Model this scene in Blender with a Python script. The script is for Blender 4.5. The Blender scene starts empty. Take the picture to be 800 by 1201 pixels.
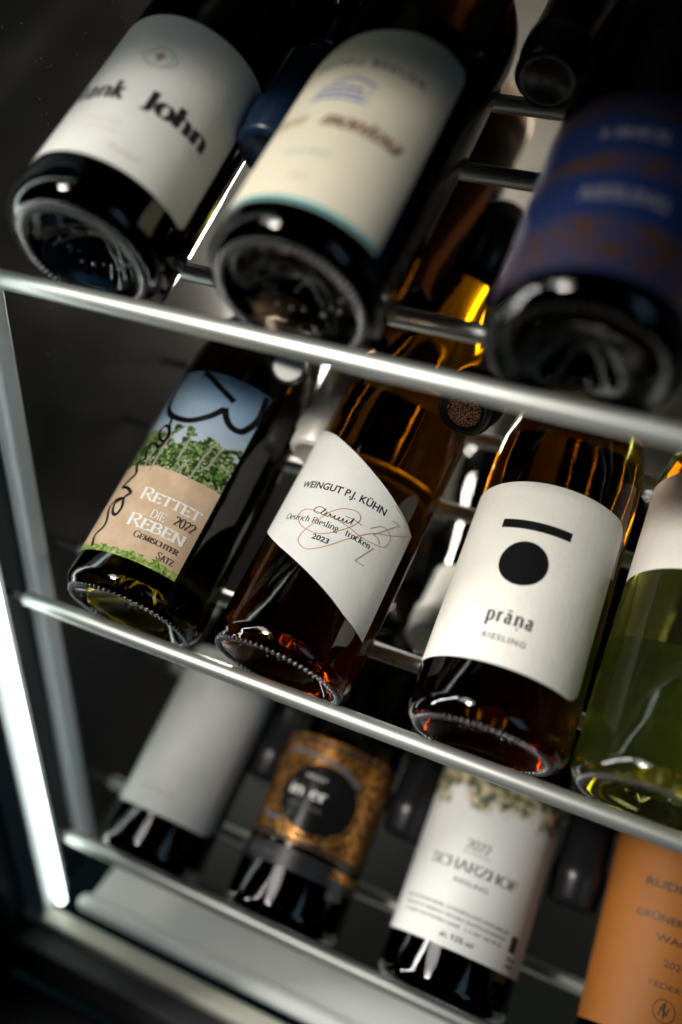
import bpy, bmesh, math, random
from math import sin, cos, pi, radians
from mathutils import Vector, Matrix
random.seed(7)
SC = bpy.context.scene
COL = SC.collection

# ------------------------------------------------------------------ camera
cam_data = bpy.data.cameras.new('camera')
cam = bpy.data.objects.new('camera', cam_data)
COL.objects.link(cam)
Rr = Vector((0.9111004, 0.4088342, 0.0524465)).normalized()      # camera right
Dn = Vector((0.2677408, -0.4902674, -0.8294291)).normalized()    # camera down
Fw = Vector((-0.3133862, 0.7697353, -0.5561445)).normalized()    # camera forward
cam.matrix_world = Matrix(((Rr.x, -Dn.x, -Fw.x, 0), (Rr.y, -Dn.y, -Fw.y, 0), (Rr.z, -Dn.z, -Fw.z, 0), (0, 0, 0, 1)))
cam_data.sensor_fit = 'VERTICAL'; cam_data.sensor_height = 36; cam_data.sensor_width = 24
cam_data.lens = 1026.94 / 1201 * 36
cam_data.clip_start = 0.01; cam_data.clip_end = 20
cam_data.dof.use_dof = True
cam_data.dof.focus_distance = 0.437
cam_data.dof.aperture_fstop = 1.9
SC.camera = cam

# ------------------------------------------------------------------ world and lamps
w = bpy.data.worlds.new('World'); SC.world = w; w.use_nodes = True
bg = w.node_tree.nodes['Background']
bg.inputs[0].default_value = (0.35, 0.75, 0.85, 1); bg.inputs[1].default_value = 0.007
SC.view_settings.view_transform = 'Standard'; SC.view_settings.look = 'None'
SC.view_settings.exposure = 0; SC.view_settings.gamma = 1
SC.cycles.max_bounces = 14; SC.cycles.transmission_bounces = 12; SC.cycles.glossy_bounces = 6
SC.cycles.diffuse_bounces = 4; SC.cycles.use_denoising = True
SC.cycles.caustics_refractive = True; SC.cycles.caustics_reflective = False
SC.cycles.sample_clamp_indirect = 6.0

def area(name, loc, target, sx, sy, energy, color):
    l = bpy.data.lights.new(name, 'AREA'); l.shape = 'RECTANGLE'; l.size = sx; l.size_y = sy
    l.energy = energy; l.color = color
    o = bpy.data.objects.new(name, l); COL.objects.link(o); o.location = loc
    o.rotation_euler = (Vector(target) - Vector(loc)).to_track_quat('-Z', 'Y').to_euler()
    return o
area('shop_ceiling_lamp', (-0.75, -0.35, 0.75), (-0.12, 0.33, -0.3), 0.50, 0.35, 5.0, (1.0, 0.97, 0.92))
sp = bpy.data.lights.new('shop_track_spot', 'SPOT'); sp.energy = 53; sp.color = (1.0, 0.95, 0.86); sp.shadow_soft_size = 0.09
sp.spot_size = radians(28); sp.spot_blend = 1.0
so = bpy.data.objects.new('shop_track_spot', sp); COL.objects.link(so); so.location = (-0.60, -0.42, 0.50)
so.rotation_euler = (Vector((-0.13, 0.34, -0.235)) - so.location).to_track_quat('-Z', 'Y').to_euler()
area('door_side_lamp', (-0.62, 0.02, -0.15), (-0.15, 0.32, -0.3), 0.035, 0.75, 4.6, (1.0, 0.98, 0.93))
area('shop_window_light', (1.1, -0.7, 0.5), (0.0, 0.3, -0.3), 0.5, 0.9, 1.5, (0.45, 0.72, 0.95))

# ------------------------------------------------------------------ material helpers
def mat(name, col=(.8, .8, .8), rough=.5, metal=0, spec=.5, trans=0, ior=1.45, emit=None, estr=0, coat=0):
    m = bpy.data.materials.new(name); m.use_nodes = True
    b = m.node_tree.nodes['Principled BSDF']
    b.inputs['Base Color'].default_value = (*col, 1); b.inputs['Roughness'].default_value = rough
    b.inputs['Metallic'].default_value = metal; b.inputs['Specular IOR Level'].default_value = spec
    b.inputs['Transmission Weight'].default_value = trans; b.inputs['IOR'].default_value = ior
    b.inputs['Coat Weight'].default_value = coat
    if emit: b.inputs['Emission Color'].default_value = (*emit, 1); b.inputs['Emission Strength'].default_value = estr
    return m
def N(m, t, **kw):
    n = m.node_tree.nodes.new(t)
    for k, v in kw.items(): setattr(n, k, v)
    return n
def L(m, a, b): m.node_tree.links.new(a, b)
def bsdf(m): return m.node_tree.nodes['Principled BSDF']
def add_bump(m, scale, strength, dist=.001, detail=3, coord='Object', stretch=None):
    tc = N(m, 'ShaderNodeTexCoord'); nz = N(m, 'ShaderNodeTexNoise'); bp = N(m, 'ShaderNodeBump')
    nz.inputs['Scale'].default_value = scale; nz.inputs['Detail'].default_value = detail
    src = tc.outputs[coord]
    if stretch:
        mp = N(m, 'ShaderNodeMapping'); mp.inputs['Scale'].default_value = stretch; L(m, src, mp.inputs[0]); src = mp.outputs[0]
    L(m, src, nz.inputs['Vector']); bp.inputs['Strength'].default_value = strength; bp.inputs['Distance'].default_value = dist
    L(m, nz.outputs['Fac'], bp.inputs['Height']); L(m, bp.outputs[0], bsdf(m).inputs['Normal'])
    return nz
def mottle(m, c0, c1, scale, coord='Object', lo=.4, hi=.6, detail=4):
    tc = N(m, 'ShaderNodeTexCoord'); nz = N(m, 'ShaderNodeTexNoise'); cr = N(m, 'ShaderNodeValToRGB')
    nz.inputs['Scale'].default_value = scale; nz.inputs['Detail'].default_value = detail
    cr.color_ramp.elements[0].position = lo; cr.color_ramp.elements[0].color = (*c0, 1)
    cr.color_ramp.elements[1].position = hi; cr.color_ramp.elements[1].color = (*c1, 1)
    L(m, tc.outputs[coord], nz.inputs['Vector']); L(m, nz.outputs['Fac'], cr.inputs[0]); L(m, cr.outputs[0], bsdf(m).inputs['Base Color'])
def glass(name, vcol, density, rough=0.0, bump=.6, tint=(1, 1, 1)):
    m = mat(name, tint, rough, trans=1, ior=1.45)
    va = N(m, 'ShaderNodeVolumeAbsorption'); va.inputs['Color'].default_value = (*vcol, 1); va.inputs['Density'].default_value = density
    L(m, va.outputs[0], m.node_tree.nodes['Material Output'].inputs['Volume'])
    add_bump(m, 55, bump, .0006, 2, stretch=(1, 1, .45))
    return m
def paper(name, col, rough=.55, emboss=0, escale=900):
    m = mat(name, col, rough, spec=.35)
    mottle(m, tuple(c * .96 for c in col), col, 60)
    if emboss: add_bump(m, escale, emboss, .0003, 2)
    return m

G_AMBER = glass('amber_glass', (.95, .89, .22), 80, tint=(.46, .22, .008))
G_AMBER2 = glass('deep_amber_glass', (.95, .885, .22), 90, tint=(.42, .195, .007))
G_OLIVE = glass('dark_olive_glass', (.80, .78, .3), 160, tint=(.22, .20, .06))
G_BLUEBLACK = glass('blue_black_glass', (.30, .45, .56), 300, bump=.3)
G_BLACK = glass('black_glass', (.45, .35, .25), 160)
G_PALE = glass('pale_green_glass', (.96, .93, .18), 13, tint=(.97, .95, .62))
bsdf(G_PALE).inputs['Transmission Weight'].default_value = .993; bsdf(G_PALE).inputs['Base Color'].default_value = (.82, .90, .34, 1)
G_GREEN = glass('dark_green_glass', (.15, .62, .25), 420)
P_CREAM = paper('cream_label_paper', (.78, .76, .70), .5, .75, 420)
P_WHITE = paper('white_label_paper', (.78, .775, .745), .5, .5, 480)
P_IVORY = paper('ivory_label_paper', (.76, .70, .55))
P_ORANGE = paper('orange_label_paper', (.31, .108, .018))
INK = mat('black_ink', (.02, .02, .024), .45)
INKG = mat('grey_ink', (.12, .12, .13), .5)
FOIL = mat('gold_foil', (.75, .42, .16), .3, metal=.85)
COPPER = mat('copper_print', (.62, .30, .16), .45, metal=.4)
INKBLUE = mat('blue_ink', (.16, .19, .42), .5)
INKTAN = mat('tan_ink', (.42, .30, .20), .5)
INKROSE = mat('rose_ink', (.66, .55, .49), .5)
INKTEAL = mat('teal_ink', (.01, .35, .42), .4)
INKW = mat('white_ink', (.85, .84, .80), .5)
GLOSSBLK = mat('gloss_black_print', (.008, .008, .009), .18)
CAPBLK = mat('black_capsule', (.012, .012, .015), .28)
CAPSILVER = mat('silver_capsule', (.72, .68, .62), .38, metal=.25)
CAPWHITE = mat('white_capsule', (.72, .74, .70), .4)
CHROME = mat('satin_steel', (.56, .58, .56), .42, metal=.8)
add_bump(CHROME, 400, .08, .0002, 2, stretch=(.05, 1, 1))
PEG = mat('dark_peg', (.05, .05, .055), .4)
WHITEMET = mat('white_enamel', (.72, .74, .72), .32)
mottle(WHITEMET, (.74, .76, .74), (.84, .86, .83), 9)
BEIGE = mat('beige_back_panel', (.50, .46, .40), .45)
mottle(BEIGE, (.27, .25, .215), (.34, .315, .275), 6)
DARKWALL = mat('smoked_side_panel', (.060, .056, .058), .28)
BLACKFR = mat('black_door_frame', (.006, .006, .007), .35)
GASKET = mat('rubber_gasket', (.012, .012, .014), .6)
LIPMAT = mat('cream_sill', (.60, .58, .48), .3)
LEDM = mat('led_diffuser', (.9, .9, .9), .5, emit=(.90, 1.0, .96), estr=6)
LEDR = mat('rear_led_diffuser', (.9, .9, .9), .5, emit=(1.0, .95, .86), estr=30)
GLOWM = mat('added_glow_emitter', (.9, .9, .9), .5, emit=(1.0, .93, .82), estr=75)
POST = mat('pale_upright', (.80, .84, .87), .35)

# dust specks on the smoked side panel
def dust(m):
    tc = N(m, 'ShaderNodeTexCoord'); vo = N(m, 'ShaderNodeTexVoronoi'); vo.inputs['Scale'].default_value = 260
    L(m, tc.outputs['Object'], vo.inputs['Vector'])
    lt = N(m, 'ShaderNodeMath', operation='LESS_THAN'); L(m, vo.outputs['Distance'], lt.inputs[0]); lt.inputs[1].default_value = .13
    nz = N(m, 'ShaderNodeTexNoise'); nz.inputs['Scale'].default_value = 60; L(m, tc.outputs['Object'], nz.inputs['Vector'])
    gt = N(m, 'ShaderNodeMath', operation='GREATER_THAN'); L(m, nz.outputs['Fac'], gt.inputs[0]); gt.inputs[1].default_value = .60
    mu = N(m, 'ShaderNodeMath', operation='MULTIPLY'); L(m, lt.outputs[0], mu.inputs[0]); L(m, gt.outputs[0], mu.inputs[1])
    mx = N(m, 'ShaderNodeMixRGB'); mx.inputs[1].default_value = (.060, .056, .058, 1); mx.inputs[2].default_value = (.5, .5, .5, 1)
    L(m, mu.outputs[0], mx.inputs[0]); L(m, mx.outputs[0], bsdf(m).inputs['Base Color'])
dust(DARKWALL)

# ------------------------------------------------------------------ object helpers
def mesh_obj(name, bm, m, parent=None, smooth=True):
    me = bpy.data.meshes.new(name)
    bmesh.ops.recalc_face_normals(bm, faces=bm.faces[:]) if smooth != 'keep' else None
    bm.to_mesh(me); bm.free()
    if smooth:
        for p in me.polygons: p.use_smooth = True
    me.materials.append(m)
    o = bpy.data.objects.new(name, me); COL.objects.link(o)
    if parent: o.parent = parent
    return o
def thing(name, label, cat, mw=None, group=None):
    o = bpy.data.objects.new(name, None); COL.objects.link(o); o.empty_display_size = .02
    if mw is not None: o.matrix_world = mw
    o['label'] = label; o['category'] = cat
    if group: o['group'] = group
    return o
def box(bm, a, b, bev=0):
    r = bmesh.ops.create_cube(bm, size=1)['verts']
    for v in r:
        v.co = Vector([a[i] + (v.co[i] + .5) * (b[i] - a[i]) for i in range(3)])
    if bev:
        ed = list({e for v in r for e in v.link_edges})
        bmesh.ops.bevel(bm, geom=ed, offset=bev, segments=3, affect='EDGES', profile=.5)
def rod_bm(length, r, seg=40):
    """rod along local X from 0 to length with rounded ends"""
    bm = bmesh.new(); prof = []
    for k in range(7):
        a = pi / 2 * k / 6; prof.append((r - r * cos(a), r * sin(a)))
    prof += [(length - r + r * sin(pi / 2 * k / 6), r * cos(pi / 2 * k / 6)) for k in range(7)]
    rings = []
    for x, q in prof:
        q = max(q, 1e-5)
        rings.append([bm.verts.new((x, q * cos(2 * pi * j / seg), q * sin(2 * pi * j / seg))) for j in range(seg)])
    for a, b in zip(rings, rings[1:]):
        for j in range(seg): bm.faces.new((a[j], a[(j + 1) % seg], b[(j + 1) % seg], b[j]))
    bm.faces.new(rings[0][::-1]); bm.faces.new(rings[-1])
    return bm

# ------------------------------------------------------------------ the cooler cabinet
PUSH = .0048      # the front rod pushes each bottle back by its own thickness
TH = 0.4980738; CT, ST = cos(TH), sin(TH)
T = Vector((0, CT, ST)); NN = Vector((0, -ST, CT))
fridge = thing('wine_cooler', 'black framed wine cooler with lit white strip, holding all the bottles', 'wine cooler', Matrix.Translation((-.33, .25, -.63)))
def part(name, boxes, m, bev=0, parent=fridge):
    bm = bmesh.new()
    for a, b in boxes: box(bm, a, b, bev)
    o = mesh_obj(name, bm, m, None, smooth=False)
    bpy.context.view_layer.update()
    o.parent = parent; o.matrix_parent_inverse = parent.matrix_world.inverted()
    return o
bpy.context.view_layer.update()
part('side_panel', [((-.350, .245, -.64), (-.338, .86, .5))], DARKWALL)
part('side_panel', [((.46, .245, -.64), (.472, .86, .5))], DARKWALL)
part('back_panel', [((-.337, .80, -.64), (.459, .812, .5))], BEIGE)
part('ceiling_panel', [((-.337, .30, .45), (.459, .799, .462))], DARKWALL)
part('floor_panel', [((-.298, .285, -.618), (.455, .326, -.610))], WHITEMET, .003)
part('floor_panel', [((-.337, .328, -.622), (.455, .798, -.613))], mat('shaded_floor_panel', (.016, .024, .022), .65), .003)  # rear floor coloured dark to stand for the shade among the bottles
part('shade_header', [((-.36, .236, .040), (.47, .2445, .5))], BLACKFR, .002)  # unseen thin board, added to shade the top row
part('sill', [((-.3365, .2555, -.640), (.455, .268, -.6115))], LIPMAT, .002)
bm = rod_bm(.75, .0062); o = mesh_obj('floor_edge', bm, WHITEMET, fridge); o.location = (-.302 + .33, .279 - .25, -.6075 + .63)
part('gasket', [((-.36, .238, -.665), (.47, .2545, -.618))], GASKET, .002)
part('door_frame', [((-.44, .17, -.76), (.5, .237, -.668))], BLACKFR, .004)
part('door_frame', [((-.44, .17, -.6675), (-.338, .244, .5))], BLACKFR, .004)
part('door_trim', [((-.44, .160, -.742), (.5, .1695, -.736))], mat('grey_trim', (.12, .12, .13), .3, metal=.6), .001)
part('strip_holder', [((-.3375, .2600, -.612), (-.3175, .2840, .3))], mat('grey_strip_holder', (.45, .47, .46), .4), .0015)
part('led_strip', [((-.3160, .2690, -.608), (-.3102, .2745, .28))], LEDM, .002)
part('rear_glow_strip', [((-.3375, .7720, -.405), (-.3150, .7860, -.13))], LEDR, .002)
part('rear_glow_strip', [((.4360, .7720, -.405), (.4590, .7860, -.13))], LEDR, .002)  # right-hand strip is added, unseen, to backlight the glass
part('added_glow_box', [((-.3375, .605, -.283), (-.3280, .660, -.215))], GLOWM, .002)  # hidden emitter added so the amber glass glows
part('upright', [((-.3375, .3160, -.6099), (-.3270, .3305, .3))], POST, .0025)

def shelf(y, z, label):
    t = thing('wine_shelf', label, 'shelf', Matrix(((1, 0, 0, -.315), (0, CT, -ST, y), (0, ST, CT, z), (0, 0, 0, 1))), 'steel rod shelves of the cooler')
    me = None
    for nm, s, nz_, r, x0 in (('front_rod', 0, 0, .0047, 0), ('cross_rod', .046, -.0235, .0046, 0), ('cross_rod', .143, -.0235, .0046, 0), ('cross_rod', .196, -.0235, .0046, 0)):
        o = mesh_obj(nm, rod_bm(.74, r), CHROME, t); o.location = (x0, s, nz_)
    for s, nz_ in ((0, 0), (.046, -.0235), (.143, -.0235), (.196, -.0235)):
        bm = bmesh.new(); box(bm, (-.0215, s - .002, nz_ - .002), (.002, s + .002, nz_ + .002), .0005)
        mesh_obj('peg', bm, PEG, t)
    return t
RODS = [(.3033, -.14545), (.2918, -.33342), (.2893, -.5508)]
shelf(*RODS[0], 'topmost of the three steel rod shelves, under the deep blue label')
shelf(*RODS[1], 'middle of the three steel rod shelves, under the vineyard label')
shelf(*RODS[2], 'lowest of the three steel rod shelves, just above the white cooler floor')

# ------------------------------------------------------------------ bottle bodies
def smooth(t): return t * t * (3 - 2 * t)
SHAPES = {  # total length, shoulder start, neck start, neck radius, power
    'hock': (.335, .158, .290, .0138, 1.0),
    'burgundy': (.300, .172, .238, .0145, 1.0),
    'bordeaux': (.305, .192, .228, .0145, 1.0)}
def outer_profile(R, kind):
    H, s0, s1, rn, _ = SHAPES[kind]
    pts = []
    hr = .0060
    for k in range(1, 9):
        a = pi / 2 * k / 8; pts.append((R - hr + hr * sin(a), hr * 1.35 * (1 - cos(a)) + .0004))
    for k in range(1, 11): pts.append((R, .0085 + (s0 - .0085) * k / 10))
    for k in range(1, 25):
        t = k / 24
        if kind == 'hock': f = 1 - cos(pi / 2 * t) * .0 - (1 - t) ** 1.0; f = .62 * smooth(t) + .38 * t * (2 - t)
        else: f = smooth(t) if kind == 'burgundy' else smooth(t ** .75)
        pts.append((R + (rn - R) * f, s0 + (s1 - s0) * t))
    pts += [(rn, H - .022), (rn + .0015, H - .0205), (rn + .0015, H - .014), (rn, H - .0125), (rn - .0003, H - .002), (rn - .0022, H)]
    return pts
def body_bm(R, kind, knurl=.84, seg=352, nk=88, marks=True):
    bm = bmesh.new()
    rk = R * knurl; inner = rk - .0035
    prof = []       # from punt centre outward
    for k in range(1, 10):
        t = k / 9; prof.append((inner * t, .0155 * (1 - t ** 2.2) + .0012, 'p'))
    prof += [(rk - .0022, .0008, 'n'), (rk - .0012, .0001, 'k'), (rk, -.0002, 'k'), (rk + .0012, .0001, 'k'), (rk + .0022, .0006, 'n')]
    step = R - .006
    if step - (rk + .002) > .001:
        prof.append(((step + rk + .002) / 2, .0003, 'n'))
    prof += [(a, b, 'o') for a, b in outer_profile(R, kind) if a > rk + .0023 or b > .01]
    c = bm.verts.new((0, 0, .0167)); last = None
    for q, z, f in prof:
        ring = []
        for j in range(seg):
            a = 2 * pi * j / seg; zz = z
            if f == 'k': zz -= .0004 * max(0, cos(nk * a))
            if f == 'p' and marks:
                rr = q / R
                for (mr, ma) in MARKS:
                    d2 = ((q * cos(a) - mr * R * cos(ma)) ** 2 + (q * sin(a) - mr * R * sin(ma)) ** 2) / (.0016 ** 2)
                    if d2 < 6: zz -= .0012 * math.exp(-d2)
            ring.append(bm.verts.new((q * cos(a), q * sin(a), zz)))
        if last is None:
            for j in range(seg): bm.faces.new((c, ring[(j + 1) % seg], ring[j]))
        else:
            for j in range(seg): bm.faces.new((last[j], last[(j + 1) % seg], ring[(j + 1) % seg], ring[j]))
        last = ring
    bm.faces.new(last)
    return bm
KN = mat('pressed_glass_beads', (.06, .06, .065), .12, spec=1.0, coat=1.0)
_kn = {}
def knurl_ring(R, knurl, parent, n=72):
    key = (round(R, 4), knurl)
    if key not in _kn:
        bm = bmesh.new(); rk = R * knurl
        for k in range(n):
            a = 2 * pi * k / n; vs = bmesh.ops.create_icosphere(bm, subdivisions=2, radius=1)['verts']
            for v in vs:
                x, y, z = v.co.x * .0020, v.co.y * .00098, v.co.z * .0013
                px = rk + x; v.co = (px * cos(a) - y * sin(a), px * sin(a) + y * cos(a), z + .0001)
        inner = rk - .0035
        for k in range(22):
            if k % 7 == 5: continue
            a = 2 * pi * k / 22 + .02 * (k % 3); q = inner * (.60 + .05 * ((k * 7) % 3)); zz = .0155 * (1 - (q / inner) ** 2.2) + .0010
            vs = bmesh.ops.create_icosphere(bm, subdivisions=2, radius=1)['verts']; sz = .0010 + .0005 * ((k * 5) % 3) / 2
            for v in vs: v.co = (q * cos(a) + v.co.x * sz, q * sin(a) + v.co.y * sz, zz + v.co.z * sz * .8)
        o = mesh_obj('bead_ring', bm, KN, parent); _kn[key] = o.data
    else:
        o = bpy.data.objects.new('bead_ring', _kn[key]); COL.objects.link(o); o.parent = parent
    o['kind'] = 'stuff'
    return o
MARKS = [(.45, .35 * k) for k in range(0, 18, 1) if k % 5 != 2] + [(.22, 1.1 * k) for k in range(5)]
_bodies = {}
def bottle(pos, d, R, kind, gmat, label, capm, knurl=.84, cat='wine bottle', group='wine bottles lying in the cooler', up=None):
    d = Vector(d).normalized(); n = Vector(up) if up else NN.copy()
    n = (n - d * n.dot(d)).normalized(); e = d.cross(n) ; e = -e if False else n.cross(d) * -1
    e = d.cross(n)
    if abs(d.y) > .3 and d.y > 0 and e.x < 0: pass
    # local X = e', local Y = -n, local Z = d  (right handed)
    Y = -n; X = Y.cross(d)
    mw = Matrix(((X.x, Y.x, d.x, pos[0]), (X.y, Y.y, d.y, pos[1]), (X.z, Y.z, d.z, pos[2]), (0, 0, 0, 1)))
    t = thing('wine_bottle', label, cat, mw, group)
    key = (round(R, 4), kind, knurl)
    if key not in _bodies:
        o = mesh_obj('bottle_body', body_bm(R, kind, knurl), gmat, t); _bodies[key] = o.data
    else:
        me = _bodies[key].copy(); me.materials.clear(); me.materials.append(gmat)
        o = bpy.data.objects.new('bottle_body', me); COL.objects.link(o); o.parent = t
    if up is None and key != (.0375, 'burgundy', .84): knurl_ring(R, knurl, t)
    if capm:
        H, s0, s1, rn, _ = SHAPES[kind]
        bm = bmesh.new(); seg = 64; pr = [(rn + .0004, H - .058), (rn + .0009, H - .058), (rn + .0009, H - .024), (rn + .0023, H - .0215), (rn + .0023, H - .012), (rn + .0012, H - .010), (rn + .0010, H - .001), (rn - .0006, H + .0012), (rn - .0035, H + .0014), (rn - .0042, H + .0008)]
        last = None
        for q, z in pr:
            ring = [bm.verts.new((q * cos(2 * pi * j / seg), q * sin(2 * pi * j / seg), z)) for j in range(seg)]
            if last:
                for j in range(seg): bm.faces.new((last[j], last[(j + 1) % seg], ring[(j + 1) % seg], ring[j]))
            last = ring
        bm.faces.new(last)
        mesh_obj('capsule', bm, capm, t)
    t['_R'] = R
    return t

# ------------------------------------------------------------------ flat print wrapped on the glass
def wrap(bm, R, off, step=.0022):
    """verts given as (u mm-in-metres along the girth, s along the axis); slices then bends round the bottle"""
    xs = [v.co.x for v in bm.verts]; a, b = min(xs), max(xs); k = math.floor(a / step) + 1
    while k * step < b:
        bmesh.ops.bisect_plane(bm, geom=bm.verts[:] + bm.edges[:] + bm.faces[:], dist=1e-7, plane_co=(k * step, 0, 0), plane_no=(1, 0, 0)); k += 1
    uv = bm.loops.layers.uv.new('UVMap')
    for f in bm.faces:
        for l in f.loops: l[uv].uv = (l.vert.co.x * 10, l.vert.co.y * 10)
    r = R + off
    for v in bm.verts:
        u, s, z = v.co; ph = u / R
        v.co = ((r + z) * sin(ph), -(r + z) * cos(ph), s - PUSH)
def rounded(pts, rads, n=8):
    """polygon with rounded corners"""
    out = []; m = len(pts)
    for i in range(m):
        p = Vector(pts[i]); a = Vector(pts[i - 1]); b = Vector(pts[(i + 1) % m]); r = rads[i] if isinstance(rads, (list, tuple)) else rads
        if r <= 0: out.append(tuple(p)); continue
        da = (a - p).normalized() * r; db = (b - p).normalized() * r
        for k in range(n + 1):
            t = k / n; q = (p + da) * (1 - t) ** 2 + p * 2 * t * (1 - t) + (p + db) * t ** 2; out.append(tuple(q))
    return out
def polar(R, pts): return [(radians(p) * R, s / 1000) for p, s in pts]
def patch(name, bot, pts, m, layer=0, rad=0, parent=None):
    R = bot['_R']; bm = bmesh.new(); P = rounded(polar(R, pts), rad) if rad else polar(R, pts)
    f = bm.faces.new([bm.verts.new((x, y, 0)) for x, y in P]); bmesh.ops.triangulate(bm, faces=[f])
    wrap(bm, R, .00018 + layer * .00005)
    if layer == 0:   # paper edge turned down to the glass
        for e in [e for e in bm.edges if e.is_boundary]:
            A_, B_ = e.verts[0].co.copy(), e.verts[1].co.copy(); lo = []
            for q in (B_, A_):
                h = Vector((q.x, q.y)).normalized() * (R + .00002); lo.append(bm.verts.new((h.x, h.y, q.z)))
            bm.faces.new([bm.verts.new(A_), bm.verts.new(B_)] + lo)
    return mesh_obj(name, bm, m, parent or bot, smooth=True)
def disc(bot, ph, s, r, m, layer, parent, name='printed_dot', n=40, ry=None):
    R = bot['_R']; bm = bmesh.new(); u0 = radians(ph) * R; ry = ry or r
    f = bm.faces.new([bm.verts.new((u0 + r * cos(2 * pi * k / n), s / 1000 + ry * sin(2 * pi * k / n), 0)) for k in range(n)])
    bmesh.ops.triangulate(bm, faces=[f]); wrap(bm, R, .00018 + layer * .00005)
    return mesh_obj(name, bm, m, parent)
def sans(bot, text, ph, s, size, m, parent, layer=1, bold=0, align='CENTER', spacing=1.0, name='lettering', shear=0, width=None):
    R = bot['_R']; c = bpy.data.curves.new('t', 'FONT'); c.body = text; c.size = size / 1000 / .72   # size = cap height in mm
    c.align_x = align; c.space_character = spacing; c.offset = bold / 1000; c.shear = shear; c.resolution_u = 3
    o = bpy.data.objects.new('t', c); COL.objects.link(o)
    me = bpy.data.meshes.new_from_object(o.evaluated_get(bpy.context.evaluated_depsgraph_get()))
    bm = bmesh.new(); bm.from_mesh(me); bpy.data.objects.remove(o); bpy.data.curves.remove(c); bpy.data.meshes.remove(me)
    xs = [v.co.x for v in bm.verts]; k = 1
    if width: k = width / 1000 / (max(xs) - min(xs))
    for v in bm.verts: v.co.x = v.co.x * k + radians(ph) * R; v.co.y += s / 1000
    wrap(bm, R, .00018 + layer * .00005)
    return mesh_obj(name, bm, m, parent)
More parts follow.
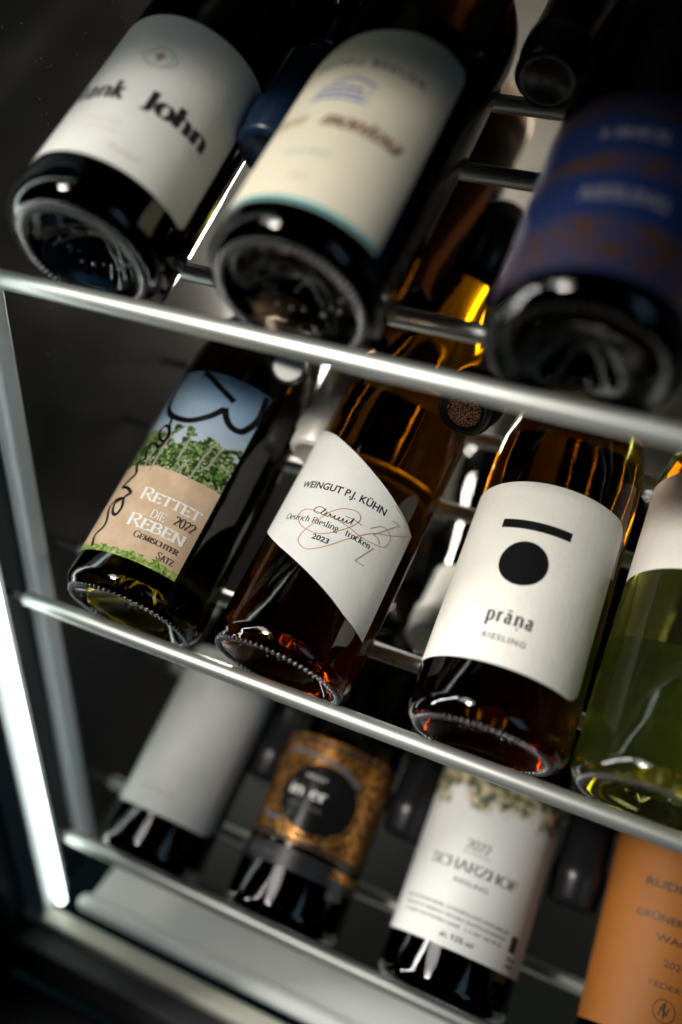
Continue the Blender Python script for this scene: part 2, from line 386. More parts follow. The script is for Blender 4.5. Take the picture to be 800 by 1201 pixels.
# --- a serif letterform set drawn with a broad pen (unit = cap height)
def A(cx, cy, rx, ry, a0, a1, n=14): return [(cx + rx * cos(radians(a0 + (a1 - a0) * k / n)), cy + ry * sin(radians(a0 + (a1 - a0) * k / n))) for k in range(n + 1)]
X = .66
GL = {
 'R': (.74, [[(.14, 0), (.14, 1)], [(.14, .98), (.34, .98)] + A(.36, .75, .22, .23, 85, -90) + [(.14, .52)], [(.34, .52), (.68, .02)]], [(.14, 0), (.14, 1), (.68, 0)]),
 'E': (.64, [[(.14, 0), (.14, 1)], [(.14, .98), (.54, .98)], [(.14, .52), (.44, .52)], [(.14, .02), (.57, .02)], [(.53, .98), (.54, .84)], [(.56, .02), (.59, .18)], [(.44, .60), (.44, .44)]], [(.14, 0), (.14, 1)]),
 'T': (.68, [[(.34, 0), (.34, 1)], [(.04, .98), (.64, .98)], [(.05, .98), (.04, .83)], [(.63, .98), (.64, .83)]], [(.34, 0)]),
 'D': (.80, [[(.14, 0), (.14, 1)], [(.14, .98), (.32, .98)] + A(.34, .5, .38, .48, 88, -88, 20) + [(.14, .02)]], [(.14, 0), (.14, 1)]),
 'I': (.30, [[(.15, 0), (.15, 1)]], [(.15, 0), (.15, 1)]),
 'B': (.70, [[(.14, 0), (.14, 1)], [(.14, .98), (.34, .98)] + A(.34, .76, .20, .22, 85, -85) + [(.14, .53)], [(.14, .53), (.36, .53)] + A(.36, .275, .26, .255, 85, -85) + [(.14, .02)]], [(.14, 0), (.14, 1)]),
 'N': (.80, [[(.14, 0), (.14, 1)], [(.14, 1), (.64, 0)], [(.66, 0), (.66, 1)]], [(.14, 0), (.14, 1), (.66, 1)]),
 'G': (.80, [A(.42, .5, .35, .5, 48, 300, 26) + [(.64, .08)], [(.66, .02), (.66, .44)], [(.66, .96), (.65, .78)]], [(.66, .44)]),
 'C': (.74, [A(.42, .5, .35, .5, 48, 312, 26), [(.66, .98), (.655, .78)]], []),
 'S': (.58, [A(.29, .745, .20, .245, 30, 200, 14) + [(.14, .60), (.42, .42)] + A(.29, .255, .21, .245, 20, -150, 14), [(.47, .97), (.46, .80)], [(.07, .03), (.08, .22)]], []),
 'M': (.98, [[(.14, 0), (.18, 1)], [(.18, 1), (.49, .05)], [(.49, .05), (.80, 1)], [(.80, 1), (.84, 0)]], [(.14, 0), (.18, 1), (.80, 1), (.84, 0)]),
 'H': (.80, [[(.14, 0), (.14, 1)], [(.66, 0), (.66, 1)], [(.14, .52), (.66, .52)]], [(.14, 0), (.14, 1), (.66, 0), (.66, 1)]),
 'A': (.74, [[(.08, 0), (.36, 1)], [(.37, 1), (.67, 0)], [(.18, .34), (.56, .34)]], [(.08, 0), (.67, 0)]),
 'Z': (.66, [[(.08, .98), (.58, .98)], [(.58, .98), (.08, .02)], [(.08, .02), (.60, .02)], [(.08, .98), (.06, .82)], [(.60, .02), (.63, .18)]], []),
 'O': (.84, [A(.42, .5, .35, .5, 90, 450, 32)], []),
 'F': (.60, [[(.14, 0), (.14, 1)], [(.14, .98), (.54, .98)], [(.14, .52), (.44, .52)], [(.53, .98), (.54, .82)], [(.44, .60), (.44, .44)]], [(.14, 0), (.14, 1)]),
 'J': (.46, [[(.28, 1), (.28, .12)] + A(.14, .10, .14, .18, 0, -120, 8)], [(.28, 1)]),
 'L': (.60, [[(.14, 0), (.14, 1)], [(.14, .02), (.55, .02)], [(.54, .02), (.57, .2)]], [(.14, 0), (.14, 1)]),
 'U': (.78, [[(.14, 1), (.14, .34)] + A(.39, .32, .25, .32, 180, 360, 14) + [(.64, 1)]], [(.14, 1), (.64, 1)]),
 'Q': (.86, [A(.42, .5, .35, .5, 90, 450, 32), [(.46, .12), (.78, -.14)]], []),
 '0': (.58, [A(.29, .5, .22, .5, 90, 450, 28)], []),
 '2': (.56, [A(.27, .73, .19, .25, 165, -30, 14) + [(.10, .04)], [(.08, .04), (.50, .04)]], []),
 '3': (.54, [A(.25, .76, .17, .22, 150, -85, 12), A(.25, .27, .20, .26, 85, -150, 14)], []),
 '1': (.36, [[(.18, 0), (.18, 1)], [(.18, .98), (.06, .86)]], [(.18, 0)]),
 'p': (.60, [[(.13, -.32), (.13, X)], A(.29, .33, .20, .33, 150, -150, 20)], [(.13, -.32)]),
 'r': (.44, [[(.13, 0), (.13, X)], [(.13, .42)] + A(.30, .46, .14, .18, 150, 50, 6)], [(.13, 0)]),
 'a': (.54, [[(.36, .46), (.36, .06), (.46, .02)], A(.24, .46, .12, .18, 160, 0, 8), [(.36, .38)] + A(.22, .19, .14, .18, 80, 290, 12) + [(.36, .12)]], []),
 'n': (.64, [[(.13, 0), (.13, X)], [(.13, .42)] + A(.31, .42, .18, .22, 160, 0, 10) + [(.49, 0)]], [(.13, 0), (.49, 0)]),
 'o': (.58, [A(.29, .33, .22, .33, 90, 450, 24)], []),
 'e': (.54, [[(.10, .36), (.46, .36)] + A(.28, .36, .18, .28, 0, 200, 14) + A(.29, .30, .20, .29, 190, 310, 8)], []),
 's': (.44, [A(.22, .50, .13, .155, 40, 200, 8) + [(.33, .27)] + A(.22, .17, .14, .16, 20, -150, 8)], []),
 't': (.38, [[(.16, .88), (.16, .14)] + A(.25, .14, .09, .14, 180, 300, 6), [(.04, .63), (.32, .63)]], []),
 'i': (.30, [[(.15, 0), (.15, X)], [(.15, .86), (.15, .94)]], [(.15, 0)]),
 'c': (.50, [A(.28, .33, .20, .33, 50, 310, 16)], []),
 'h': (.64, [[(.13, 0), (.13, 1.02)], [(.13, .42)] + A(.31, .42, .18, .22, 160, 0, 10) + [(.49, 0)]], [(.13, 0), (.49, 0)]),
 'l': (.28, [[(.14, 0), (.14, 1.02)]], [(.14, 0)]),
 'g': (.54, [A(.25, .44, .16, .22, 90, 450, 18), [(.16, .24), (.12, .12), (.30, .06), (.42, -.06)] + A(.25, -.14, .19, .15, 20, -190, 12) + [(.16, .02)]], []),
 'k': (.60, [[(.13, 0), (.13, 1.02)], [(.13, .28), (.44, X)], [(.24, .38), (.50, 0)]], [(.13, 0), (.50, 0)]),
 'u': (.62, [[(.13, X), (.13, .20)] + A(.28, .20, .15, .2, 180, 320, 8) + [(.48, .2)], [(.48, X), (.48, 0)]], []),
 'm': (.92, [[(.13, 0), (.13, X)], [(.13, .42)] + A(.29, .42, .15, .22, 160, 0, 8) + [(.44, 0)], [(.44, .42)] + A(.60, .42, .15, .22, 160, 0, 8) + [(.75, 0)]], [(.13, 0), (.44, 0), (.75, 0)]),
 '.': (.26, [[(.12, .01), (.12, .08)]], []), ' ': (.34, [], []), '-': (.4, [[(.06, .3), (.34, .3)]], []),
}
def ribbon(bm, pts, wmax, wmin, z, even=False):
    n = len(pts); V = [Vector((p[0], p[1])) for p in pts]; closed = (V[0] - V[-1]).length < 1e-6
    L_, R_ = [], []
    for i in range(n):
        if closed and i in (0, n - 1): d = (V[1] - V[0]).normalized() + (V[-1] - V[-2]).normalized()
        elif i == 0: d = V[1] - V[0]
        elif i == n - 1: d = V[-1] - V[-2]
        else: d = (V[i] - V[i - 1]).normalized() + (V[i + 1] - V[i]).normalized()
        d = d.normalized() if d.length > 1e-9 else Vector((1, 0)); nn = Vector((-d.y, d.x))
        wd = wmax if even else wmin + (wmax - wmin) * abs(d.y) ** 1.3
        L_.append(bm.verts.new((*(V[i] + nn * wd / 2), z))); R_.append(bm.verts.new((*(V[i] - nn * wd / 2), z)))
    for i in range(n - 1):
        try: bm.faces.new((R_[i], R_[i + 1], L_[i + 1], L_[i]))
        except ValueError: pass
def serif(bot, text, ph, s, size, m, parent, layer=1, thick=.15, thin=.05, space=0, shear=0, width=None, small=None, name='lettering', sf=.11, align='c'):
    """size = cap height in mm; small = scale of lower case given as small capitals"""
    R = bot['_R']; bm = bmesh.new(); x = 0; z = 0
    for ch in text:
        k = 1
        if small and ch.islower(): ch = ch.upper(); k = small
        base = {'ā': 'a', 'ṇ': 'n', 'Ü': 'U'}.get(ch, ch)
        adv, strokes, sers = GL.get(base, GL[' '])
        for st in strokes:
            z += 1.2e-6; ribbon(bm, [(x + k * a, k * b) for a, b in st], thick, thin, z)
        for a, b in sers:
            z += 1.2e-6; ribbon(bm, [(x + k * a - sf, k * b + (thin * .5 if b < .3 else -thin * .5)), (x + k * a + sf, k * b + (thin * .5 if b < .3 else -thin * .5))], thin, thin, z)
        if ch == 'ā': ribbon(bm, [(x + .10, .84), (x + .40, .84)], .09, .09, z + 1e-6)
        if ch == 'ṇ': ribbon(bm, [(x + .30, -.24), (x + .30, -.12)], .12, .12, z + 1e-6)
        x += adv * k + space
    tot = x - space; sc = size / 1000; kx = (width / 1000 / (tot * sc)) if width else 1
    off = {'c': -tot / 2, 'l': 0, 'r': -tot}[align]
    for v in bm.verts:
        v.co.x = ((v.co.x + off + shear * v.co.y) * sc * kx) + radians(ph) * R; v.co.y = v.co.y * sc + s / 1000
    wrap(bm, R, .00018 + layer * .00005)
    return mesh_obj(name, bm, m, parent)
def spline(pts, n=7, closed=False):
    out = []; m = len(pts)
    for i in range(m - 1):
        p0 = Vector(pts[max(i - 1, 0)]); p1 = Vector(pts[i]); p2 = Vector(pts[i + 1]); p3 = Vector(pts[min(i + 2, m - 1)])
        for k in range(n):
            t = k / n
            out.append(tuple(.5 * ((2 * p1) + (p2 - p0) * t + (2 * p0 - 5 * p1 + 4 * p2 - p3) * t * t + (3 * p1 - p0 - 3 * p2 + p3) * t ** 3)))
    out.append(tuple(pts[-1])); return out
def stroke(bot, lines, m, parent, wmax, wmin=None, layer=1, name='printed_line', even=True, curve=True):
    R = bot['_R']; bm = bmesh.new(); z = 0
    for pts in lines:
        P = polar(R, pts); P = spline(P) if curve and len(P) > 2 else P; z += 1.5e-6
        ribbon(bm, P, wmax / 1000, (wmin or wmax) / 1000, z, even)
    wrap(bm, R, .00018 + layer * .00005); return mesh_obj(name, bm, m, parent)

D0 = {'john': ((-.2485, .2941, -.1277), (-.04408, .87765, .47727), .03784), 'breuer': ((-.1485, .2937, -.1270), (-.00586, .87849, .47773), .0386),
 'blue': ((-.0340, .2943, -.1280), (-.02903, .87813, .47753), .0375), 'rettet': ((-.2348, .2820, -.3145), (-.00856, .87847, .47772), .03912),
 'kuhn': ((-.14576, .2825, -.3155), (.03989, .87781, .47735), .03806), 'prana': ((-.03895, .2821, -.3147), (-.02025, .87832, .47764), .03898),
 'green': ((.03957, .2822, -.3149), (.00922, .87847, .47771), .0387), 'white': ((-.2410, .2808, -.5343), (.0087, .87847, .47772), .03642),
 'gold': ((-.1407, .2797, -.5323), (-.01205, .87844, .4777), .03871), 'scharz': ((-.0333, .2790, -.5310), (-.00676, .87848, .47772), .0402),
 'orange': ((.0830, .2798, -.5325), (-.02267, .87828, .47761), .0385)}
def B(key, *a, **k):
    p, d, R = D0[key]; p = Vector(p) + T * PUSH
    return bottle(p, d, R, *a, **k)

# ============================ upper shelf
b = B('john', 'bordeaux', G_BLUEBLACK, 'blue-black bottle with white label reading Frank John on the top shelf', CAPBLK, knurl=.74)
lb = patch('label', b, [(-88, 27), (88, 27), (88, 119), (-88, 119)], P_WHITE, rad=.004)
serif(b, 'Frank', -15, 61, 11, INK, lb, thick=.22, thin=.08, width=31)
serif(b, 'John', 45, 61, 11, INK, lb, thick=.24, thin=.08, width=33)
em = stroke(b, [[(14 + 11 * cos(2 * pi * k / 24) * (1 + .12 * cos(4 * pi * k / 12)), 91 + 6.5 * sin(2 * pi * k / 24)) for k in range(25)]], INKG, lb, .35, name='crest_outline')
stroke(b, [[(14 + 8.5 * cos(2 * pi * k / 24), 91 + 4.8 * sin(2 * pi * k / 24)) for k in range(25)]], INKG, lb, .25, name='crest_outline')
stroke(b, [[(10, 93), (14, 89), (18, 93)], [(12, 91), (14, 94), (16, 91)], [(14, 93.5), (14, 88)]], FOIL, lb, .8, name='crest', curve=False)
sans(b, 'RIESLING', 5, 47, 2.2, INKROSE, lb, spacing=1.4)
sans(b, 'TROCKEN', 5, 42, 2.2, INKROSE, lb, spacing=1.4)
serif(b, 'Riesling 0', 28, 34, 3.0, INKROSE, lb, thick=.14, thin=.05, shear=.3)

b = B('breuer', 'burgundy', G_BLACK, 'black bottle on the top shelf with ivory arched label edged in teal', CAPBLK, knurl=.80)
top = [(-62, 98), (-50, 106), (-35, 113), (-18, 118.5), (0, 121.5), (20, 124.5), (40, 126), (56, 125)]
lb = patch('label', b, [(60, 120), (60, 19), (-75, 19), (-75, 90)] + top, P_IVORY)
patch('label_border', b, [(-75, 19.3), (60, 19.3), (60, 21.2), (-75, 21.2)], INKTEAL, 1, parent=lb)
sans(b, 'GEORG BREUER', 2, 98, 4.8, INKG, lb, bold=.1, spacing=1.15, width=50)
for k, (a0, a1, s0) in enumerate([(-22, 10, 80), (-20, 8, 83.5), (-14, 14, 87), (-24, 12, 77)]):
    stroke(b, [[(a0, s0), ((a0 + a1) / 2, s0 + (3 if k == 2 else .6)), (a1, s0)]], INKBLUE, lb, 1.4, name='house_print')
stroke(b, [[(-18 + 6 * k, 77), (-18 + 6 * k, 86)] for k in range(6)], INKBLUE, lb, .5, name='house_print', curve=False)
serif(b, 'Terra', -34, 62, 8, INKTAN, lb, thick=.2, thin=.08, shear=.35)
serif(b, 'montosa', 18, 61, 8.4, mat('brown_ink', (.20, .09, .045), .5), lb, thick=.22, thin=.09, shear=.35)
sans(b, 'RHEINGAU RIESLING', -5, 45, 1.6, INKTEAL, lb); sans(b, '2022', 0, 31, 2.4, INKTAN, lb, spacing=1.3)

b = B('blue', 'burgundy', G_BLACK, 'large dark bottle with deep blue label and copper ornament on the top shelf', CAPBLK, knurl=.84)
BL = mat('deep_blue_label', (.002, .010, .055), .5)
lb = patch('label', b, [(-100, 15), (95, 15), (95, 106), (-100, 106)], BL, rad=.006)
def orn(m):
    tc = N(m, 'ShaderNodeTexCoord'); nz = N(m, 'ShaderNodeTexNoise'); nz.inputs['Scale'].default_value = 9; nz.inputs['Distortion'].default_value = 1.6
    mp = N(m, 'ShaderNodeMapping'); mp.inputs['Scale'].default_value = (1, 1, 0); L(m, tc.outputs['UV'], mp.inputs[0]); L(m, mp.outputs[0], nz.inputs['Vector'])
    cr = N(m, 'ShaderNodeValToRGB'); e = cr.color_ramp.elements; e[0].position = .47; e[0].color = (.012, .012, .04, 1); e[1].position = .56; e[1].color = (.030, .012, .006, 1)
    L(m, nz.outputs['Fac'], cr.inputs[0]); L(m, cr.outputs[0], bsdf(m).inputs['Base Color'])
ORN = mat('copper_ornament', (.3, .15, .1), .55); orn(ORN)
patch('ornament', b, [(-99, 16), (94, 16), (94, 40), (-99, 40)], ORN, 1, parent=lb)
patch('ornament', b, [(-60, 62), (94, 62), (94, 72), (-60, 72)], ORN, 1, parent=lb)
patch('ornament', b, [(-99, 92), (94, 92), (94, 105), (-99, 105)], ORN, 1, parent=lb)
sans(b, '1855', -4, 80, 5, INKG, lb, layer=2, bold=.15, width=24)
sans(b, 'RIESLING', 2, 48, 6, INKG, lb, layer=2, bold=.2, width=30)

# ============================ middle shelf
b = B('rettet', 'hock', G_OLIVE, 'dark olive bottle with vineyard picture label reading Rettet die Reben', CAPBLK, knurl=.86)
VM = mat('vineyard_print', (.5, .5, .5), .28, spec=.5)
def vine(m):
    tc = N(m, 'ShaderNodeTexCoord'); sep = N(m, 'ShaderNodeSeparateXYZ'); L(m, tc.outputs['UV'], sep.inputs[0])
    def noise(sc, det=3, dist=0):
        n = N(m, 'ShaderNodeTexNoise'); n.inputs['Scale'].default_value = sc; n.inputs['Detail'].default_value = det; n.inputs['Distortion'].default_value = dist
        L(m, tc.outputs['UV'], n.inputs['Vector']); return n.outputs['Fac']
    def math_(op, a, b_):
        n = N(m, 'ShaderNodeMath', operation=op)
        for i, q in enumerate((a, b_)):
            if isinstance(q, (int, float)): n.inputs[i].default_value = q
            else: L(m, q, n.inputs[i])
        return n.outputs[0]
    def ramp(src, stops):
        r = N(m, 'ShaderNodeValToRGB'); r.color_ramp.elements[0].position = stops[0][0]; r.color_ramp.elements[0].color = (*stops[0][1], 1)
        r.color_ramp.elements[1].position = stops[-1][0]; r.color_ramp.elements[1].color = (*stops[-1][1], 1)
        for p, c in stops[1:-1]: e = r.color_ramp.elements.new(p); e.color = (*c, 1)
        L(m, src, r.inputs[0]); return r.outputs[0]
    def mix(f, a, b_):
        x = N(m, 'ShaderNodeMixRGB'); L(m, f, x.inputs[0])
        for i, q in ((1, a), (2, b_)):
            if isinstance(q, tuple): x.inputs[i].default_value = (*q, 1)
            else: L(m, q, x.inputs[i])
        return x.outputs[0]
    V = sep.outputs['Y']; U = sep.outputs['X']     # V = s*10 : 0.225 .. 1.42
    sky = ramp(V, [(0.0, (.45, .50, .56)), (.9, (.45, .52, .58)), (1.0, (.38, .48, .58))])
    skyt = math_('MULTIPLY_ADD', U, .0); 
    cl = ramp(noise(3.2, 4, .6), [(.44, (.20, .34, .52)), (.60, (.40, .47, .55)), (.72, (.72, .55, .50))])
    vv = math_('SUBTRACT', V, .4)
    skyc = ramp(vv, [(.55, (.56, .60, .64)), (.78, (.32, .44, .58)), (1.0, (.14, .27, .44))])
    skym = N(m, 'ShaderNodeMixRGB'); skym.inputs[0].default_value = .30; L(m, skyc, skym.inputs[1]); L(m, cl, skym.inputs[2])
    vo = N(m, 'ShaderNodeTexVoronoi'); vo.inputs['Scale'].default_value = 78; L(m, tc.outputs['UV'], vo.inputs['Vector'])
    vs = N(m, 'ShaderNodeSeparateColor'); L(m, vo.outputs['Color'], vs.inputs[0])
    leaf = ramp(math_('ADD', math_('MULTIPLY', vs.outputs[0], .45), math_('MULTIPLY', noise(14, 4), .62)), [(.36, (.01, .02, .008)), (.50, (.035, .08, .02)), (.60, (.10, .19, .045)), (.70, (.28, .37, .14)), (.82, (.55, .50, .42))])
    vmask = math_('LESS_THAN', V, math_('ADD', math_('MULTIPLY', noise(9, 6), .40), .80))
    c = mix(vmask, skym.outputs[0], leaf)
    tan = ramp(noise(8, 3), [(.4, (.56, .40, .27)), (.62, (.66, .49, .34))])
    tmask = math_('LESS_THAN', V, math_('ADD', math_('MULTIPLY', noise(9, 2), .03), .745))
    c = mix(tmask, c, tan)
    grass = ramp(noise(42, 5, .4), [(.38, (.07, .14, .02)), (.52, (.24, .36, .07)), (.66, (.52, .55, .22))])
    gmask = math_('LESS_THAN', V, math_('ADD', math_('MULTIPLY', noise(16, 4), .12), .205))
    c = mix(gmask, c, grass)
    L(m, c, bsdf(m).inputs['Base Color'])
vine(VM)
lb = patch('label', b, [(-70, 22.5), (47, 22.5), (48, 142), (-70, 142)], VM)
POSTM = mat('printed_post', (.34, .30, .27), .5)
posts = [[(-22, 74), (-21, 90), (-18, 96)], [(-14, 73), (-13, 98)], [(8, 76), (13, 86)], [(20, 75), (22, 91), (24, 95)], [(4, 84), (5, 98)], [(28, 84), (31, 98)], [(-32, 72), (-28, 84)]]
stroke(b, posts, POSTM, lb, 1.2, name='printed_post', curve=False)
stroke(b, [[(-15, 140.1), (-9, 139.5), (7, 133), (22, 128)]], GLOSSBLK, lb, 3.4, layer=2, name='brush_script')
stroke(b, [[(-38, 141), (-42, 130.4), (-37, 118), (-27, 111.1), (-14, 108), (-2, 108.5), (10, 114), (18, 121.5)], [(18, 122.5), (23, 116.7), (30, 113.3), (38, 114), (43, 119.4), (46, 127), (44, 141)]], GLOSSBLK, lb, 3.6, layer=2, name='brush_script')
B3 = [(-27, 110), (-22, 107.9), (-20, 103.4), (-16, 99), (-14, 95), (-18, 92.4), (-24, 95.1), (-27, 100.2), (-24, 103), (-18, 100.2), (-15, 94), (-18, 88.2), (-24, 90.5), (-31, 90), (-31, 86), (-26, 80.4), (-30, 79), (-32, 76), (-27, 70.8), (-30, 66.7), (-36, 61.7)]
B4 = [(-36, 61.7), (-27, 61), (-19, 58)]
B5 = [(-19, 58), (-24, 54.7), (-20.5, 49), (-22, 44.2), (-28, 45.5), (-32, 51), (-26, 54.2), (-34, 53.1), (-37, 48.3), (-30, 41), (-29, 36), (-33, 33), (-34, 30), (-29, 24.5)]
stroke(b, [B3, B4, B5], GLOSSBLK, lb, 1.9, layer=2, name='brush_script')
serif(b, 'Rettet', 16.5, 55.8, 7.2, INKW, lb, thick=.145, thin=.06, small=.78, width=35, layer=3)
serif(b, 'die', 13, 47.4, 4.7, INKW, lb, thick=.145, thin=.06, small=1, layer=3)
serif(b, 'Reben', 16, 42.2-2.2, 7.3, INKW, lb, thick=.15, thin=.065, small=.80, width=33, layer=3)
serif(b, '2022', 34, 48.6, 5.2, mat('dark_brown_ink', (.06, .035, .03), .5), lb, thick=.15, thin=.06, layer=4)
DB = bpy.data.materials['dark_brown_ink']
serif(b, 'Gemischter', 21, 34.6, 3.6, DB, lb, thick=.16, thin=.06, small=.78, layer=3, width=25)
serif(b, 'Satz', 33, 28.4, 4.0, DB, lb, thick=.13, thin=.05, small=.80, space=.03, layer=3)

b = B('kuhn', 'hock', G_AMBER, 'amber bottle with slanted white Weingut P.J. Kühn label and gold swirl', CAPBLK, knurl=.88)
lb = patch('label', b, [(-84, 141), (-30, 126.5), (19, 109), (45, 101), (73, 94), (74, 31.5), (45, 36), (14, 44.3), (-25, 55), (-84, 74)], P_WHITE)
sans(b, 'WEINGUT P.J. KÜHN', 2, 91.6, 4.1, INK, lb, bold=.14, width=50.5)
serif(b, 'Oestrich Riesling . trocken', 2.5, 71.6, 3.5, INK, lb, thick=.13, thin=.06, width=50, layer=2, sf=.08)
sans(b, '2023', 4, 63.6, 2.9, INK, lb, bold=.12, width=9)
K1 = [(-7, 78.2), (-19, 78.4), (-23, 74.1), (-16, 68.9), (-4, 66.8), (6, 68.6), (18, 75.5), (24, 82.3), (20, 85.9), (10, 84.8), (2, 80.9), (-4, 74.8), (-11, 66.4), (-12, 60.5), (-5, 57.4), (2, 58.4), (11, 62.8), (22, 70.5), (37, 79.9), (53, 85.5), (71, 93)]
K2 = [(34, 81.7), (41, 85.8), (48, 86), (53, 82.7), (51, 77.8), (43, 75.8), (31, 74.9), (18, 76.6), (6, 78), (-7, 81.4)]
stroke(b, [K1, K2], COPPER, lb, .42, name='gold_swirl', layer=3)
stroke(b, [[(47, 92.2), (55, 92.8)], [(55, 92.8), (38, 79.7)], [(38, 79.7), (43, 79.4), (46, 77.2)], [(43, 73.5), (34, 62.6)], [(34, 62.6), (42, 62.7)], [(44, 99.9), (72, 93.7)], [(71.5, 92.9), (70.5, 84.5)]], COPPER, lb, .42, name='gold_line', layer=4, curve=False)
KS = [(-4, 80.9), (-9, 81.3), (-12, 78.8), (-8, 77.4), (-4, 79.2), (-3, 81.2), (-5, 78), (-3, 77.3), (-1, 79.4), (-1, 77.6), (1, 77.4), (2, 79.3), (3, 77.7), (4.5, 77.6), (6, 79.4), (6, 77.6), (8, 77.5), (9.5, 79.5), (9.5, 77.6), (11.5, 77.9), (12.5, 79.6), (13, 77.7), (14.5, 78), (15.5, 79.5), (16, 77.9), (18, 79), (19.5, 82), (19, 78)]
stroke(b, [KS], INK, lb, .34, name='script_lettering', layer=5)
stroke(b, [[(13, 81), (20, 81.3), (27, 80.5)]], INK, lb, .28, name='script_lettering', layer=6)

BODYDARK = mat('body_darkening_patch', (.03, .028, .03), .6)
patch('dark_back_patch', b, [(112, 8), (248, 8), (248, 104), (112, 104)], BODYDARK, parent=b)  # dark patch added underneath to block light through the lower body

b = B('prana', 'hock', G_AMBER2, 'amber bottle with cream label showing a bar over a black dot', CAPBLK, knurl=.82)
lb = patch('label', b, [(-80, 31), (64, 31), (66, 127), (-80, 127)], P_CREAM, rad=.0085)
patch('printed_bar', b, [(-29, 100.2), (21, 100.2), (21, 105.0), (-29, 105.0)], GLOSSBLK, 1, parent=lb)
disc(b, -5, 82.3, .0116, GLOSSBLK, 1, lb)
serif(b, 'prāṇa', -2, 50.9, 7.6, INK, lb, thick=.19, thin=.07, width=22, space=.10)
sans(b, 'RIESLING', -2, 42.2, 2.9, INKG, lb, bold=.08, width=20, spacing=1.2)

patch('dark_back_patch', b, [(112, 8), (248, 8), (248, 104), (112, 104)], BODYDARK, parent=b)  # likewise added to darken this bottle's lower body

b = B('green', 'hock', G_PALE, 'pale yellow-green clear bottle at the right end of the middle shelf', CAPWHITE, knurl=.84)
patch('label', b, [(-82, 104), (80, 104), (80, 190), (-82, 190)][:2] + [(80, 160), (-82, 160)], P_CREAM)
patch('dark_back_patch', b, [(118, 24), (242, 24), (242, 88), (118, 88)], mat('dark_back_label', (.02, .035, .03), .5), parent=b)

# ============================ lower shelf
b = B('white', 'burgundy', G_BLACK, 'dark bottle with plain white rounded label on the lowest shelf', CAPBLK, knurl=.84)
lb = patch('label', b, [(-86, 34), (78, 34), (80, 150), (-86, 150)], P_WHITE, rad=.010)
serif(b, 'Weingut', -2, 141, 4, INKG, lb, thick=.12, thin=.05); sans(b, 'Gutsabfüllung Riesling trocken', -5, 47, 1.6, INKTAN, lb, width=26)
stroke(b, [[(66, 48), (66, 108)]], INKROSE, lb, 3.5, name='side_print', curve=False)

b = B('gold', 'bordeaux', G_BLACK, 'black bottle with ornate gold label around a black oval', CAPBLK, knurl=.84)
GOLDP = mat('gold_ornament', (.6, .3, .08), .34, metal=.75)
def gold(m):
    tc = N(m, 'ShaderNodeTexCoord'); vo = N(m, 'ShaderNodeTexNoise'); vo.inputs['Scale'].default_value = 26; vo.inputs['Detail'].default_value = 4; vo.inputs['Distortion'].default_value = 1.5
    L(m, tc.outputs['UV'], vo.inputs['Vector']); cr = N(m, 'ShaderNodeValToRGB'); e = cr.color_ramp.elements
    e[0].position = .42; e[0].color = (.03, .012, .006, 1); e[1].position = .60; e[1].color = (.66, .29, .06, 1); L(m, vo.outputs['Fac'], cr.inputs[0]); L(m, cr.outputs[0], bsdf(m).inputs['Base Color'])
gold(GOLDP)
lb = patch('label', b, [(-95, 50), (84, 50), (84, 118), (-95, 118)], GOLDP, rad=.003)
for s0, s1 in ((50.5, 53), (113, 115)): patch('label_border', b, [(-94, s0), (83, s0), (83, s1), (-94, s1)], INK, 1, parent=lb)
disc(b, 5, 80, .0265, GLOSSBLK, 1, lb, 'oval_panel', ry=.0215)
stroke(b, [[(5 + 43 * cos(2 * pi * k / 40), 80 + 24 * sin(2 * pi * k / 40)) for k in range(41)]], INK, lb, .5, name='oval_line', layer=2)
stroke(b, [[(5 + 46 * cos(2 * pi * k / 40), 80 + 26 * sin(2 * pi * k / 40)) for k in range(41)]], FOIL, lb, .5, name='oval_line', layer=2)
serif(b, 'Winzer', -10, 79, 7.5, INKW, lb, layer=3, thick=.17, thin=.08, width=31)
sans(b, 'WEINGUT', -4, 91, 2.4, INKW, lb, layer=3); sans(b, 'RIESLING TROCKEN', -6, 72, 2.4, INKG, lb, layer=3, width=24)
stroke(b, [[(-52, 104), (-38, 107), (-24, 106)], [(-24, 106), (10, 104), (40, 96)]], INKG, lb, 3.2, name='ribbon_print', layer=2)
stroke(b, [[(-56, 66), (-40, 62), (-24, 62)]], INKG, lb, 3.2, name='ribbon_print', layer=2)
patch('lower_label', b, [(-95, 35), (84, 35), (84, 47), (-95, 47)], mat('black_label', (.02, .02, .022), .35))
patch('label_border', b, [(40, 40.5), (84, 40.5), (84, 46), (40, 46)], GOLDP, 1)
sans(b, 'EST. 1872', -30, 39, 3.6, INKG, b, layer=1, width=26)

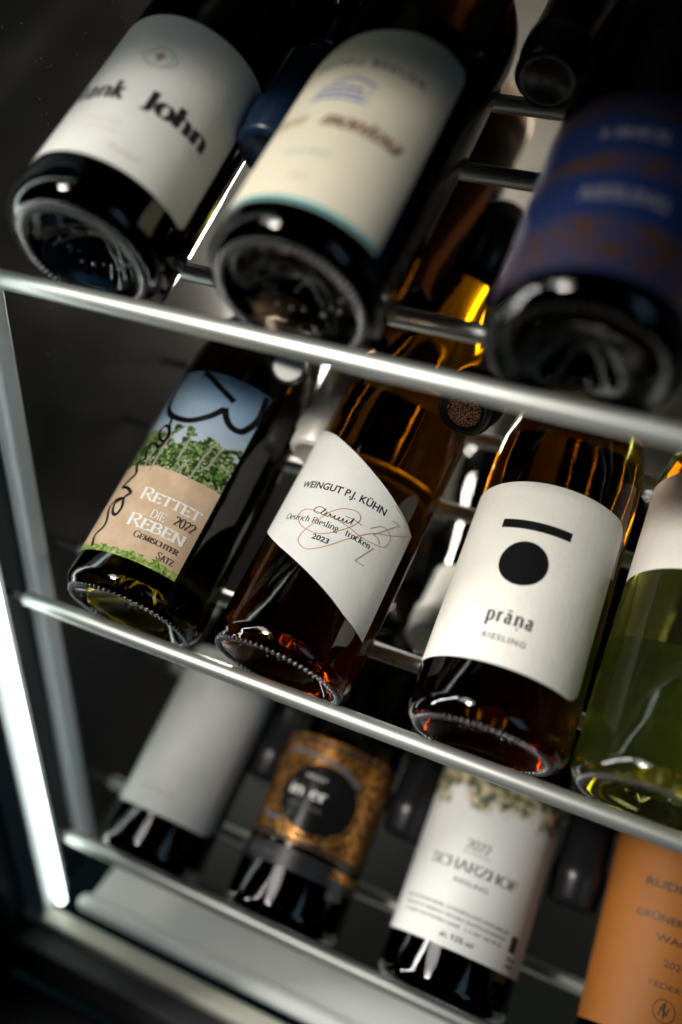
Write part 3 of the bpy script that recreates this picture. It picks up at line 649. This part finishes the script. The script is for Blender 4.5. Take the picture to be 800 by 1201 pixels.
b = B('scharz', 'hock', G_GREEN, 'dark green bottle with pale label reading Scharzhof 2022 under printed vine leaves', CAPBLK, knurl=.84)
SM = mat('vine_leaf_label', (.6, .6, .6), .5)
def leafy(m):
    tc = N(m, 'ShaderNodeTexCoord'); sep = N(m, 'ShaderNodeSeparateXYZ'); L(m, tc.outputs['UV'], sep.inputs[0])
    nz = N(m, 'ShaderNodeTexNoise'); nz.inputs['Scale'].default_value = 15; nz.inputs['Detail'].default_value = 4; L(m, tc.outputs['UV'], nz.inputs['Vector'])
    n2 = N(m, 'ShaderNodeTexNoise'); n2.inputs['Scale'].default_value = 6; n2.inputs['Detail'].default_value = 3; L(m, tc.outputs['UV'], n2.inputs['Vector'])
    cr = N(m, 'ShaderNodeValToRGB'); e = cr.color_ramp.elements; e[0].position = .38; e[0].color = (.05, .06, .03, 1); e[1].position = .62; e[1].color = (.60, .50, .34, 1)
    k = cr.color_ramp.elements.new(.5); k.color = (.26, .25, .13, 1)
    L(m, nz.outputs['Fac'], cr.inputs[0])
    a = N(m, 'ShaderNodeMath', operation='MULTIPLY_ADD'); L(m, n2.outputs['Fac'], a.inputs[0]); a.inputs[1].default_value = .5; L(m, sep.outputs['Y'], a.inputs[2])
    st = N(m, 'ShaderNodeMapRange'); L(m, a.outputs[0], st.inputs[0]); st.inputs[1].default_value = 1.37; st.inputs[2].default_value = 1.44
    mx = N(m, 'ShaderNodeMixRGB'); L(m, st.outputs[0], mx.inputs[0]); mx.inputs[1].default_value = (.70, .70, .68, 1); L(m, cr.outputs[0], mx.inputs[2])
    L(m, mx.outputs[0], bsdf(m).inputs['Base Color'])
leafy(SM)
lb = patch('label', b, [(-95, 31), (84, 31), (84, 140), (-95, 140)], SM)
serif(b, '2022', -2, 86.5, 5.8, INK, lb, thick=.13, thin=.05, width=15)
patch('printed_rule', b, [(-14, 84.3), (11, 84.3), (11, 84.8), (-14, 84.8)], INKG, 1, parent=lb)
serif(b, 'SCHARZHOF', 0, 73.5, 6.0, INK, lb, thick=.15, thin=.05, width=56)
sans(b, 'RIESLING', 1, 66.5, 2.7, INKG, lb, bold=.05, width=21)
for k, tx in enumerate(('QUALITÄTSWEIN MOSEL GUTSABFÜLLUNG EGON MÜLLER', 'PRODUCE OF GERMANY ENTHÄLT SULFITE SCHARZHOF', 'D-54459 WILTINGEN SAAR   L 3 567 142 09 23')):
    sans(b, tx, -6, 51.0 - k * 4.0, 2.0, INKG, lb, bold=.06, width=72 - 3 * k)
sans(b, 'alc. 9.5% vol', 3, 36, 3.2, INK, lb, bold=.08, width=20)
patch('printed_bar', b, [(50, 43), (59, 43), (59, 52), (50, 52)], INK, 1, parent=lb)
sans(b, '750 ml', 56, 38.5, 2.2, INK, lb, bold=.1); sans(b, 'WEIN', 56, 34.5, 2.2, INK, lb, bold=.1)

b = B('orange', 'hock', G_GREEN, 'green bottle with orange label beginning Rudi and Grüner Veltliner, in the lower right corner', CAPBLK, knurl=.84)
lb = patch('label', b, [(-88, 29), (88, 29), (88, 146), (-88, 146)], P_ORANGE)
sans(b, 'RUDI PICHLER', 10, 107.5, 4.6, INK, lb, bold=.12, width=58)
sans(b, 'GRÜNER VELTLINER', 10, 90, 3.9, INK, lb, bold=.09, width=62)
sans(b, 'WACHAU', 9, 80, 3.9, INK, lb, bold=.07, width=33)
sans(b, '2024', 3, 68, 3.6, INK, lb, width=12)
sans(b, 'FEDERSPIEL', 8, 57, 2.8, INK, lb, width=30)
stroke(b, [[(1 + 8.5 * cos(2 * pi * k / 30), 46.5 + 5.6 * sin(2 * pi * k / 30)) for k in range(31)]], INK, lb, .5, name='seal_ring')
stroke(b, [[(-3, 44), (0, 50), (1, 44), (5, 49)], [(-2, 48), (4, 45)], [(1, 42.5), (1, 51)]], INK, lb, .6, name='seal')
sans(b, 'VINEA', 1, 37.5, 1.8, INKG, lb); stroke(b, [[(-8, 122), (-2, 126), (6, 121), (12, 127)]], INKG, lb, .5, name='printed_line')

# ============================ bottles lying the other way, necks forward
def neckfirst(tip, d_away, R, kind, g, label, cap, group='bottles lying neck first behind'):
    d = -Vector(d_away).normalized(); H = SHAPES[kind][0]
    pos = Vector(tip) - d * H
    return bottle(pos, d, R, kind, g, label, cap, group=group, up=(0, 0, 1))
n1 = neckfirst((-.097, .398, -.203), (.06, 1, .02), .037, 'bordeaux', G_BLACK, 'bottle lying neck first with copper rosette disc in its black cap', CAPBLK)
def cap_disc(t, kind, m, r=.0092, name='cap_disc'):
    H = SHAPES[kind][0]; bm = bmesh.new(); n = 48
    ring = [bm.verts.new((r * cos(2 * pi * k / n), r * sin(2 * pi * k / n), H + .0017)) for k in range(n)]; bm.faces.new(ring)
    return mesh_obj(name, bm, m, t, smooth=False)
CD = mat('copper_rosette', (.5, .25, .15), .35, metal=.5)
def rosette(m):
    tc = N(m, 'ShaderNodeTexCoord'); vo = N(m, 'ShaderNodeTexVoronoi', feature='DISTANCE_TO_EDGE'); vo.inputs['Scale'].default_value = 620
    L(m, tc.outputs['Object'], vo.inputs['Vector']); cr = N(m, 'ShaderNodeValToRGB'); e = cr.color_ramp.elements
    e[0].position = .06; e[0].color = (.05, .02, .015, 1); e[1].position = .2; e[1].color = (.62, .30, .17, 1); L(m, vo.outputs[0], cr.inputs[0]); L(m, cr.outputs[0], bsdf(m).inputs['Base Color'])
rosette(CD)
cap_disc(n1, 'bordeaux', CD)
n2 = neckfirst((-.178, .392, -.250), tuple(T), .036, 'bordeaux', G_BLACK, 'bottle lying neck first with silver-beige capsule, beside the slanted white label', CAPSILVER)
n4 = neckfirst((-.104, .415, -.378), (0, 1, .15), .038, 'hock', G_GREEN, 'green bottle lying neck first with round white cap, below the amber bottles', CAPWHITE)
cap_disc(n4, 'hock', mat('green_white_seal', (.55, .60, .42), .5), .0088)
n5 = neckfirst((-.092, .441, -.0535), tuple(T), .037, 'bordeaux', G_BLACK, 'black bottle lying neck first at the top edge, left of the deep blue label', CAPBLK)

neckfirst((-.1985, .372, -.088), tuple(T), .037, 'bordeaux', G_BLUEBLACK, 'dark blue-black bottle lying neck first between the two left bottles on the top shelf', mat('navy_capsule', (.006, .018, .045), .3))
for x, cpm, lab in ((-.190, CAPBLK, 'bottle lying neck first low between the plain white and the gold oval labels'), (-.087, CAPBLK, 'bottle lying neck first low between the gold oval and the vine leaf labels'), (.025, CAPBLK, 'bottle lying neck first low between the vine leaf and the orange labels')):
    neckfirst((x, .36, -.500), tuple(T), .037, 'burgundy', G_GREEN, lab, cpm)
# small round white shelf glide under the top front rod
g = thing('shelf_glide', 'small round white glide with dark ring hanging under the top front rod', 'shelf glide', Matrix.Translation((-.158, .3175, -.162)) @ Vector((-.33, .82, -.47)).to_track_quat('Z', 'Y').to_matrix().to_4x4())
bm = bmesh.new(); bmesh.ops.create_cone(bm, cap_ends=True, segments=48, radius1=.0078, radius2=.0078, depth=.008); bmesh.ops.bevel(bm, geom=[e for e in bm.edges if abs(e.verts[0].co.z - e.verts[1].co.z) < 1e-6 and len(e.link_faces) == 2 and any(len(f.verts) > 4 for f in e.link_faces)], offset=.0008, segments=3, affect='EDGES'); mesh_obj('ring', bm, CAPBLK, g, smooth=False)
bm = bmesh.new(); bmesh.ops.create_cone(bm, cap_ends=True, segments=48, radius1=.0062, radius2=.0066, depth=.002); o = mesh_obj('face', bm, CAPWHITE, g, smooth=False); o.location = (0, 0, -.0048)

for o in SC.objects:
    if '_R' in o.keys(): del o['_R']
